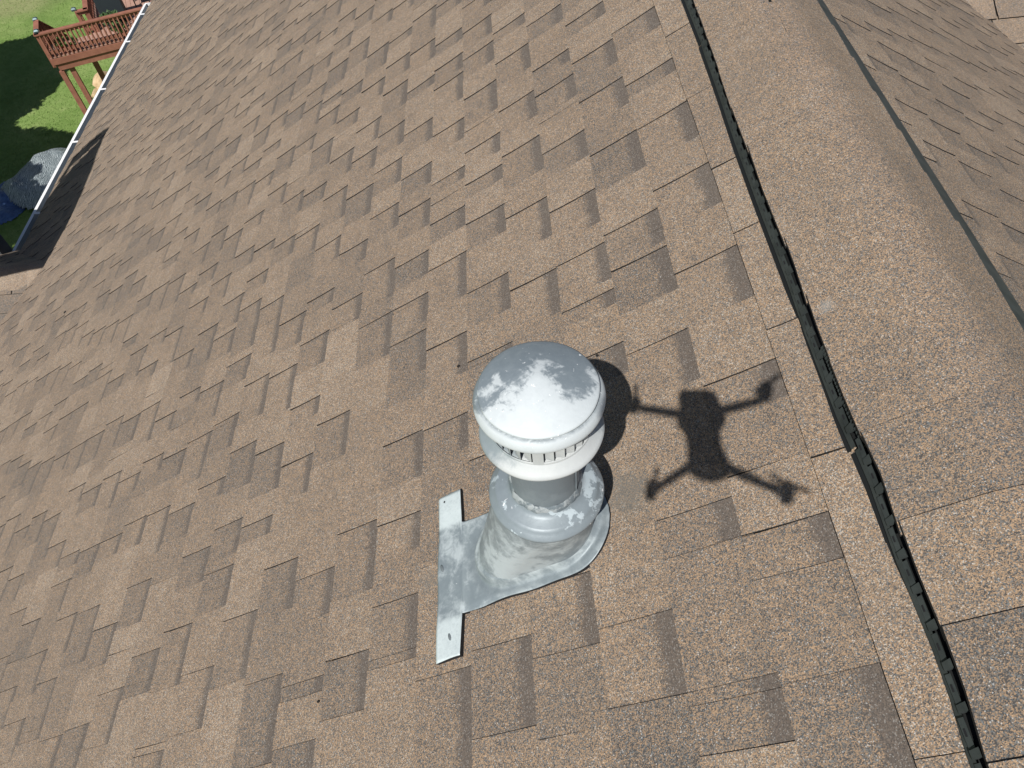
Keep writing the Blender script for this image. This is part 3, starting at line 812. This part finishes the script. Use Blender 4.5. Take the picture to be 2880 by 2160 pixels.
# taper to a crowned top
def scaled(k, z):
    cx_ = sum(p[0] for p in outline)/len(outline); cy_ = sum(p[1] for p in outline)/len(outline)
    return [mb.vert(sh((cx_+(p[0]-cx_)*k, cy_+(p[1]-cy_)*k), z)) for p in outline]
r1 = scaled(1.0, .046); r2 = scaled(.93, .056); r3 = scaled(.7, .062)
n = len(outline)
for a, b in ((bot, r1), (r1, r2), (r2, r3)):
    for i in range(n): mb.face((a[i], a[(i+1) % n], b[(i+1) % n], b[i]))
mb.face(bot[::-1]); mb.face(r3)
dp(mb.build('body', M_DR, smooth=False, fix=True))
arms = [((-.047, -.055), (-.122, -.034), (-.133, -.025)), ((.024, -.054), (.095, -.038), (.110, -.020)), ((-.054, -.170), (-.110, -.205), (-.130, -.216)), ((.012, -.172), (.070, -.209), (.094, -.221))]
for i, (r_, m_, t_) in enumerate(arms):
    mb = MB(); mb.tube([sh(r_, .044), sh(m_, .046)], [.0095, .0078], 8); mb.tube([sh(m_, .044), sh(t_, .046)], [.0082, .0105], 8)
    am = dp(mb.build('arm', M_DR, fix=True))
    tp = sh(t_, .046); mo = MB(); mo.lathe([(.0105, -.018), (.0115, -.002), (.011, .018), (.004, .022), (0, .022)], 16, tp, cap0=True)
    o = mo.build('motor', M_DK, smooth=True); o.parent = am; o.matrix_basis = am.matrix_basis.inverted() @ Matrix.Translation((.012, .10, -DZ))
    ang = (1.5, .62, 1.15, -.54)[i]
    pb = MB()
    for s in (1, -1):
        d = Vector((math.cos(ang), math.sin(ang), 0))*s; pr = d.cross(Vector((0, 0, 1)))
        q = [tp + Vector((0, 0, .023)) + d*.006 + pr*.003, tp + Vector((0, 0, .023)) + d*.022 + pr*.0065, tp + Vector((0, 0, .025)) + d*.034 + pr*.0025, tp + Vector((0, 0, .025)) + d*.035 - pr*.001, tp + Vector((0, 0, .0235)) + d*.022 - pr*.004, tp + Vector((0, 0, .023)) + d*.006 - pr*.003]
        a = [pb.vert(p) for p in q]; b = [pb.vert(p + Vector((0, 0, .0012))) for p in q]
        pb.face(a[::-1]); pb.face(b)
        for j in range(6): pb.face((a[j], a[(j+1) % 6], b[(j+1) % 6], b[j]))
    o = pb.build('propeller', M_DK); o.parent = am; o.matrix_basis = am.matrix_basis.inverted() @ Matrix.Translation((.012, .10, -DZ))
mb = MB(); mb.box((0, -.0345, .0), (.026, .022, .022)); mb.box((-.017, -.026, .006), (.006, .014, .03)); mb.box((0, -.030, .026), (.020, .020, .020))
dp(bevel(mb.build('gimbal_camera', M_DK), .003))
# ------------------------------------------------------------------ ground
GZ = -13.5
def grassmat():
    m = mat('mown_grass', .9, spec=.15); t = NT(m); P = t.pos()
    n1 = t.noise(.55, 4, .6, P).outputs['Fac']; n2 = t.noise(5, 4, .7, P).outputs['Fac']; n3 = t.noise(38, 3, .7, P).outputs['Fac']
    f = t.math('ADD', t.math('MULTIPLY', n1, .45), t.math('ADD', t.math('MULTIPLY', n2, .3), t.math('MULTIPLY', n3, .28)))
    c = t.ramp(f, [(.33, (.080,.145,.032)), (.46, (.145,.23,.056)), (.56, (.205,.29,.085)), (.66, (.28,.33,.13))])
    dry = t.noise(.22, 3, .5, P).outputs['Fac']
    sp = t.new('ShaderNodeSeparateXYZ'); t.L(P, sp.inputs[0])
    far = t.smooth(t.math('ADD', sp.outputs[1], t.math('MULTIPLY', dry, 10)), 36.5, 39.5)
    c = t.mix(t.math('MULTIPLY', far, .6), c, (.30,.27,.15))
    t.L(c, t.b.inputs['Base Color']); t.bump(n3, .7, .04); return m
mb = MB(); N = 40; S = 160.0
gr = []
for i in range(N+1):
    row = []
    for j in range(N+1):
        x = -S + 2*S*i/N; y = -S + 2*S*j/N
        d = math.hypot(x+15, y-22); row.append(mb.vert((x, y, GZ + (0 if d < 30 else .5*math.sin(x*.06)*math.cos(y*.05)*min(1, (d-30)/30)))))
    gr.append(row)
for a, b in zip(gr, gr[1:]):
    for j in range(N): mb.face((a[j], b[j], b[j+1], a[j+1]))
tag(mb.build('lawn', grassmat(), smooth=True), kind='structure')
# grass blades in the strip that shows
rg = random.Random(3); mb = MB()
for i in range(26000):
    X, Y = rg.uniform(-60, 330), rg.uniform(-40, 760)
    d = ray(X, Y); p = d*(GZ/d.z)
    if p.x > -5.5: continue
    a = rg.uniform(0, math.pi); w = rg.uniform(.006, .016); h = rg.uniform(.02, .05)
    dx, dy = math.cos(a)*w, math.sin(a)*w; lx, ly = rg.uniform(-.04, .04), rg.uniform(-.04, .04)
    mb.poly([(p.x-dx, p.y-dy, GZ), (p.x+dx, p.y+dy, GZ), (p.x+lx, p.y+ly, GZ+h)])
gb = mat('grass_blade', .8, color=(.16, .24, .065)); 
tag(mb.build('grass', gb), 'short green lawn grass below the house eave', 'grass', kind='stuff')

# ------------------------------------------------------------------ deck
DA = Vector((-13.38, 21.82, 0)); DX = Vector((.943, .333, 0)); DY = Vector((-.333, .943, 0))
def D(a, b, z): return DA + DX*a + DY*b + Vector((0, 0, z))
DM = Matrix(((DX.x, DY.x, 0, DA.x), (DX.y, DY.y, 0, DA.y), (0, 0, 1, 0), (0, 0, 0, 1)))
deck = tag(empty('deck', (DA.x, DA.y, GZ)), 'raised red-brown wooden deck on tall posts, beyond the white gutter over the lawn', 'deck')
def kp_(o): o.parent = deck; o.matrix_basis = Matrix.Translation((-DA.x, -DA.y, -GZ)) @ o.matrix_basis; return o
FZ = -10.50; RT = -9.80; DWID = 5.6
CAPM = mat('blackened_copper_cap', .35, .6, (.10, .14, .15))
def dbox(name, c, d, m, top=(1, 1)):
    b = MB(); b.box(c, d, top=top); return kp_(b.build(name, m, M=DM))
rd = random.Random(8)
# boards run away from the house; the narrow landing in front of the stairs is shorter
x = .07
while x < DWID:
    y1 = .86 if x < 1.30 else 5.2
    dbox('floor_board', (x, (y1+.02)/2 - .02, FZ-.018 + rd.uniform(-.002, .002)), (.132, y1+.02, .036), DECKW); x += .140
dbox('rim_board', (DWID/2, -.045, FZ-.125), (DWID, .04, .165), REDW)
dbox('rim_board', (DWID/2+.03, .03, FZ-.32), (DWID-.1, .09, .18), REDW)
dbox('rim_board', (-.02, .43, FZ-.155), (.04, .9, .235), REDW)
for y in (.4, .86, 1.6, 2.4, 3.2): dbox('joist', (DWID/2+.6, y, FZ-.16), (DWID-1.2, .04, .22), REDW)
for x_, y_ in ((.10, .0), (.38, .10), (.95, .75), (3.2, .0), (1.28, 3.2), (3.2, 3.2), (5.4, .0)):
    dbox('support_post', (x_, y_+.05, (FZ-.45+GZ)/2), (.14, .14, FZ-.45-GZ), REDW)
# railings
def rail_run(a, b, z0=RT, posts=True, zdrop=0.0, sp=.118):
    a = Vector((*a, 0)); b = Vector((*b, 0)); d = b-a; Ln = d.length; d.normalize(); nrm = Vector((-d.y, d.x, 0))
    def Wp(t, off, z): p = a + d*t + nrm*off; return DM @ Vector((p.x, p.y, z - zdrop*t/Ln))
    def br(nm, p, q, w, t): m_ = MB(); m_.bar(p, q, w, t); kp_(m_.build(nm, REDW))
    br('top_rail', Wp(-.05, 0, z0), Wp(Ln+.05, 0, z0), .145, .036)
    br('rail_stringer', Wp(0, 0, z0-.075), Wp(Ln, 0, z0-.075), .036, .085)
    br('rail_stringer', Wp(0, 0, FZ+.13), Wp(Ln, 0, FZ+.13), .036, .085)
    n = max(1, int(Ln/sp))
    for i in range(n):
        t = (i+.5)*Ln/n; m_ = MB(); p = Wp(t, -.035, z0-.03); q = Wp(t, -.035, FZ+.0)
        m_.bar(p, q, .036, .036, up=Vector((1, 0, 0))); kp_(m_.build('baluster', REDW))
rail_run((0, 0), (DWID, 0), sp=.120)
rail_run((0, .87), (0, 0))
rail_run((.02, .90), (.25, 2.6), zdrop=1.3)
rail_run((1.42, .90), (1.16, .90)); rail_run((1.42, 4.6), (1.42, .90))
for x_, y_ in ((.0, .02), (.0, .88), (1.14, .92), (1.42, .92), (3.0, .03), (1.42, 3.0)):
    dbox('rail_post', (x_, y_+.02, (RT-.01+FZ-.3)/2), (.095, .095, RT-FZ+.28), REDW)
for x_, y_ in ((.03, .10), (.0, .92), (1.10, .95)):
    b = MB(); b.box((x_, y_, RT+.045), (.13, .13, .05)); b.box((x_, y_, RT+.085), (.14, .14, .035), top=(.5, .5)); kp_(b.build('post_cap', CAPM, M=DM))
for i in range(7):
    dbox('stair_tread', (.62, 1.0+.26*i, FZ-.19*(i+1)), (1.0, .27, .04), DECKW)
# things standing on the deck
def pot_plant(p, r, h, label, cat, potcol, n=90, spread=.2, leaf=(.10, .17, .04), name='potted_plant', group=None):
    e = tag(empty(name, p), label, cat, group)
    m_ = MB(); m_.lathe([(r*.7, 0), (r, h), (r*1.08, h), (r*1.08, h-.03), (r*.9, h-.03), (r*.85, h-.05), (0, h-.05)], 20, (0, 0, 0), cap0=True); m_.build('pot', mat('pot_glaze', .5, color=potcol), e, smooth=False)
    f = MB(); rr = random.Random(int(p[0]*100))
    for i in range(n):
        a = rr.uniform(0, 6.283); q = rr.random()**.6*spread; z = h + rr.uniform(-.02, spread*1.1)*(1-.4*q/spread)
        c = Vector((q*math.cos(a), q*math.sin(a), z)); t = Vector((rr.uniform(-1, 1), rr.uniform(-1, 1), rr.uniform(-.3, 1))).normalized(); s = t.cross(Vector((0, 0, 1))).normalized()
        L_ = rr.uniform(.04, .085); f.poly([c-t*L_, c+s*L_*.4, c+t*L_, c-s*L_*.4])
    f.build('foliage', mat('plant_leaf', .6, color=leaf), e)
    return e
q = D(.42, .25, FZ+.005); pot_plant(tuple(q), .115, .17, 'red flower pot with a leafy plant, nearest the outer corner of the deck', 'plant pot', (.62, .06, .035))
q = D(.70, .22, FZ+.005); pot_plant(tuple(q), .10, .15, 'smaller red flower pot with a leafy plant, second from the deck corner', 'plant pot', (.55, .05, .03), n=70)
q = D(2.15, .25, FZ+.005); pot_plant(tuple(q), .11, .14, 'straggly green plant in a brown pot against the middle of the deck railing', 'plant pot', (.22, .12, .08), n=80, spread=.26)
gq = D(2.05, 1.35, FZ)
gl = tag(empty('grill', tuple(gq)), 'dark covered barbecue grill with pale side handles on the deck boards', 'grill')
GM = DM.to_3x3().to_4x4(); DKM = mat('grill_cover', .6, color=(.022, .03, .035))
b = MB(); b.box((0, 0, .45), (.75, .5, .9), top=(.95, .9)); b.box((0, 0, 1.0), (.7, .46, .2), top=(.8, .5)); bevel(b.build('cover', DKM, gl, M=GM), .03)
for sx in (-1, 1): b = MB(); b.bar((sx*.46, -.16, .86), (sx*.46, .16, .90), .05, .03); b.bar((sx*.36, 0, .84), (sx*.47, 0, .87), .03, .03); b.build('handle', WHITE, gl, M=GM)
for sx, sy in ((-1, -1), (1, -1), (-1, 1), (1, 1)): b = MB(); b.box((sx*.33, sy*.2, .05), (.05, .05, .1)); b.build('leg', DKM, gl, M=GM)
q = D(1.95, .75, FZ+.005); pot_plant(tuple(q), .16, .26, 'bushy green plant in a dark pot in front of the covered grill', 'plant pot', (.03, .035, .035), n=220, spread=.3, leaf=(.05, .10, .03))
# dark outdoor chair beside the grill
cq = D(2.9, 2.2, FZ); chh = tag(empty('patio_chair', tuple(cq)), 'dark patio chair with white straps on the deck beyond the grill', 'chair')
b = MB(); b.box((0, 0, .42), (.5, .5, .04)); b.build('seat', DKM, chh, M=GM)
b = MB(); b.box((0, .25, .75), (.5, .04, .6)); b.build('backrest', DKM, chh, M=GM)
for sx, sy in ((-1, -1), (1, -1), (-1, 1), (1, 1)): b = MB(); b.bar((sx*.22, sy*.22, 0), (sx*.22, sy*.22, .42), .03, .03, up=Vector((1, 0, 0))); b.build('leg', DKM, chh, M=GM)
for sx in (-1, 1): b = MB(); b.bar((sx*.25, -.22, .64), (sx*.25, .25, .64), .05, .03); b.build('armrest', WHITE, chh, M=GM)

# ------------------------------------------------------------------ boulders, tarps
def ground_at(x, y, z=0):
    d = ray(x, y); return d*((GZ+z)/d.z)
ROCK = mat('sandstone', .85); t = NT(ROCK); c = t.ramp(t.noise(6, 5, .65, t.pos()).outputs['Fac'], [(.3, (.40,.27,.14)), (.7, (.62,.46,.28))]); t.L(c, t.b.inputs['Base Color']); t.bump(t.noise(20, 4, .6, t.pos()).outputs['Fac'], .5, .02)
def boulder(p, r, label, seed):
    bm = bmesh.new(); bmesh.ops.create_icosphere(bm, subdivisions=3, radius=1); rr = random.Random(seed)
    ds = [(Vector((rr.uniform(-1, 1), rr.uniform(-1, 1), rr.uniform(-1, 1))).normalized(), rr.uniform(.62, .85)) for _ in range(12)]
    for v in bm.verts:
        for d, k in ds:
            s = v.co.dot(d)
            if s > k: v.co -= d*(s-k)*.9
        v.co = Vector((v.co.x*r[0], v.co.y*r[1], v.co.z*r[2]))
    me = bpy.data.meshes.new('boulder'); bm.to_mesh(me); bm.free(); me.materials.append(ROCK)
    o = bpy.data.objects.new('boulder', me); C.objects.link(o); o.location = (p.x, p.y, GZ + r[2]*.55); tag(o, label, 'rock', 'boulders under the deck')
boulder(ground_at(294, 226, .3), (.42, .55, .38), 'large tan boulder lying behind the right-hand deck post', 5)
boulder(ground_at(268, 262, .15), (.20, .26, .18), 'small tan rock between the deck posts and the gutter', 9)

def cloth(name, outline_px, lift, m, seed, label, cat, n=46, ruff=.05, zoff=.02):
    """a loose sheet on the lawn: grid inside an outline, heaped towards its middle"""
    pts = [ground_at(*q) for q in outline_px]
    def inside(x, y):
        c = False; j = len(pts)-1
        for i in range(len(pts)):
            a, b_ = pts[i], pts[j]
            if (a.y > y) != (b_.y > y) and x < (b_.x-a.x)*(y-a.y)/(b_.y-a.y)+a.x: c = not c
            j = i
        return c
    def edge(x, y):
        m_ = 9
        for i in range(len(pts)):
            a, b_ = pts[i], pts[(i+1) % len(pts)]; dx, dy = b_.x-a.x, b_.y-a.y
            t = max(0, min(1, ((x-a.x)*dx+(y-a.y)*dy)/(dx*dx+dy*dy+1e-9))); m_ = min(m_, math.hypot(x-a.x-t*dx, y-a.y-t*dy))
        return m_
    x0, x1 = min(p.x for p in pts), max(p.x for p in pts); y0, y1 = min(p.y for p in pts), max(p.y for p in pts)
    rr = random.Random(seed); ph = [(rr.uniform(2, 9), rr.uniform(2, 9), rr.uniform(0, 6)) for _ in range(7)]
    mb = MB(); idx = {}
    for i in range(n+1):
        for j in range(n+1):
            x, y = x0+(x1-x0)*i/n, y0+(y1-y0)*j/n
            if inside(x, y):
                e = edge(x, y); z = lift*min(1, e/.55)**.8
                z += ruff*min(1, e/.15)*sum(math.sin(a*x+b_*y+c_) for a, b_, c_ in ph)/4
                idx[i, j] = mb.vert((x, y, GZ + zoff + max(0, z)))
    for (i, j), k in idx.items():
        if (i+1, j) in idx and (i+1, j+1) in idx and (i, j+1) in idx: mb.face((k, idx[i+1, j], idx[i+1, j+1], idx[i, j+1]))
    o = mb.build(name, m, smooth=True); tag(o, label, cat)
    so_ = o.modifiers.new('thickness', 'SOLIDIFY'); so_.thickness = .006
    return o
NETM = mat('woven_black_cover', .35, spec=.6); t = NT(NETM); P = t.pos()
w1 = t.new('ShaderNodeTexWave'); w1.inputs['Scale'].default_value = 7; w1.inputs['Distortion'].default_value = 9; w1.inputs['Detail'].default_value = 3; t.L(P, w1.inputs[0])
k = t.math('ADD', t.math('MULTIPLY', w1.outputs['Fac'], .35), t.math('MULTIPLY', t.noise(6, 8, .95, P).outputs['Fac'], .75))
t.L(t.ramp(k, [(.47, (.035, .048, .062)), (.57, (.10, .135, .15)), (.63, (.34, .42, .44)), (.72, (.7, .76, .76))]), t.b.inputs['Base Color'])  # pale stops paint sun dapples and glints into the black cloth
t.bump(t.noise(26, 4, .8, P).outputs['Fac'], 1.0, .05)
BLUEM = mat('blue_tarp', .35, spec=.5); t = NT(BLUEM); P = t.pos()
t.L(t.ramp(t.noise(9, 4, .6, P).outputs['Fac'], [(.35, (.035, .075, .19)), (.7, (.085, .15, .32))]), t.b.inputs['Base Color']); t.bump(t.noise(7, 4, .6, P).outputs['Fac'], .8, .06)
cloth('tarp', [(-40, 548), (10, 512), (45, 500), (70, 530), (75, 590), (58, 606), (40, 622), (0, 636), (-60, 660)], .10, BLUEM, 3, 'crumpled blue tarp sticking out from under the black woven cover on the lawn', 'tarp', ruff=.10)
cloth('woven_cover', [(2, 540), (20, 520), (50, 496), (78, 464), (115, 440), (150, 425), (188, 421), (240, 430), (260, 500), (220, 580), (150, 602), (95, 598), (62, 594), (40, 580), (12, 566)], .34, NETM, 6, 'glittering black woven cover spread over a low heap on the grass beside the gutter', 'tarp', ruff=.05, zoff=.06)

# ------------------------------------------------------------------ trees outside the picture; their shadows fall on the lawn
BARK = mat('bark', .9, color=(.12, .09, .07)); LEAF = mat('tree_leaf', .6, color=(.07, .12, .03))
def tree(x, y, H, lobes, seed, label):
    rr = random.Random(seed); e = tag(empty('tree', (x, y, GZ)), label, 'tree', 'trees left of the picture')
    tr = MB(); tr.tube([(0, 0, 0), (.05, .03, H*.4), (.0, .1, H*.8)], [.22, .17, .07], 12)
    for (lx, ly, lz, lr) in lobes:
        tr.tube([(0, .02, H*.35), (lx*.5, ly*.5, (H*.35+lz)/2+.2), (lx, ly, lz)], [.09, .06, .02], 7)
    tr.build('trunk', BARK, e)
    f = MB()
    for (lx, ly, lz, lr) in lobes:
        for i in range(int(900*lr*lr)):
            d = Vector((rr.gauss(0, 1), rr.gauss(0, 1), rr.gauss(0, 1))).normalized()*lr*rr.random()**.33
            d.z *= .7; c = Vector((lx, ly, lz)) + d
            t_ = Vector((rr.uniform(-1, 1), rr.uniform(-1, 1), rr.uniform(-1, .6))).normalized(); s = t_.cross(Vector((rr.uniform(-1, 1), rr.uniform(-1, 1), 1))).normalized(); L_ = rr.uniform(.10, .19)
            f.poly([c-t_*L_, c+s*L_*.55, c+t_*L_, c-s*L_*.55])
    tag(f.build('crown', LEAF, e), kind='stuff')
LOBES = {}
def shadow_lobes(tx, ty, H, spots):
    """crown clumps whose shadows reach the given ground spots"""
    out = []
    for X, Y, h, r in spots:
        g = ground_at(X, Y); p = g - SUN*(h/-SUN.z); out.append((p.x-tx, p.y-ty, h, r))
    return out
T1 = (-20.3, 22.4)
tree(*T1, 6.5, shadow_lobes(*T1, 6.5, [(60, 165, 6.0, 1.3), (100, 165, 6.2, 1.0), (118, 205, 5.8, 1.0), (60, 240, 6.4, 1.3), (105, 250, 5.6, .8), (30, 200, 6.8, 1.4), (10, 260, 6.2, 1.5), (140, 195, 5.3, .65), (60, 290, 5.5, .9), (10, 150, 6.6, .9), (88, 118, 5.8, .5), (-20, 320, 6, 1.2), (150, 222, 5, .45)]), 31, 'leafy tree standing on the lawn left of the picture, shading the grass near the deck')
T2 = (-19.2, 15.5)
tree(*T2, 7, shadow_lobes(*T2, 7, [(20, 420, 6.2, 1.0), (60, 405, 6.0, .8), (100, 395, 5.8, .7), (130, 402, 5.6, .55), (165, 395, 5.4, .5), (185, 400, 5.2, .45), (60, 450, 6.6, .9), (10, 480, 6.8, 1.0), (-30, 420, 6.0, 1.2), (95, 560, 5.5, .6), (150, 560, 5.5, .4), (105, 500, 6.1, .5), (40, 640, 6.1, 1.0), (70, 590, 6.3, .6), (-20, 560, 6, 1.1), (0, 360, 6, .6)]), 32, 'broad leafy tree left of the picture, shading the tarps and the near lawn')
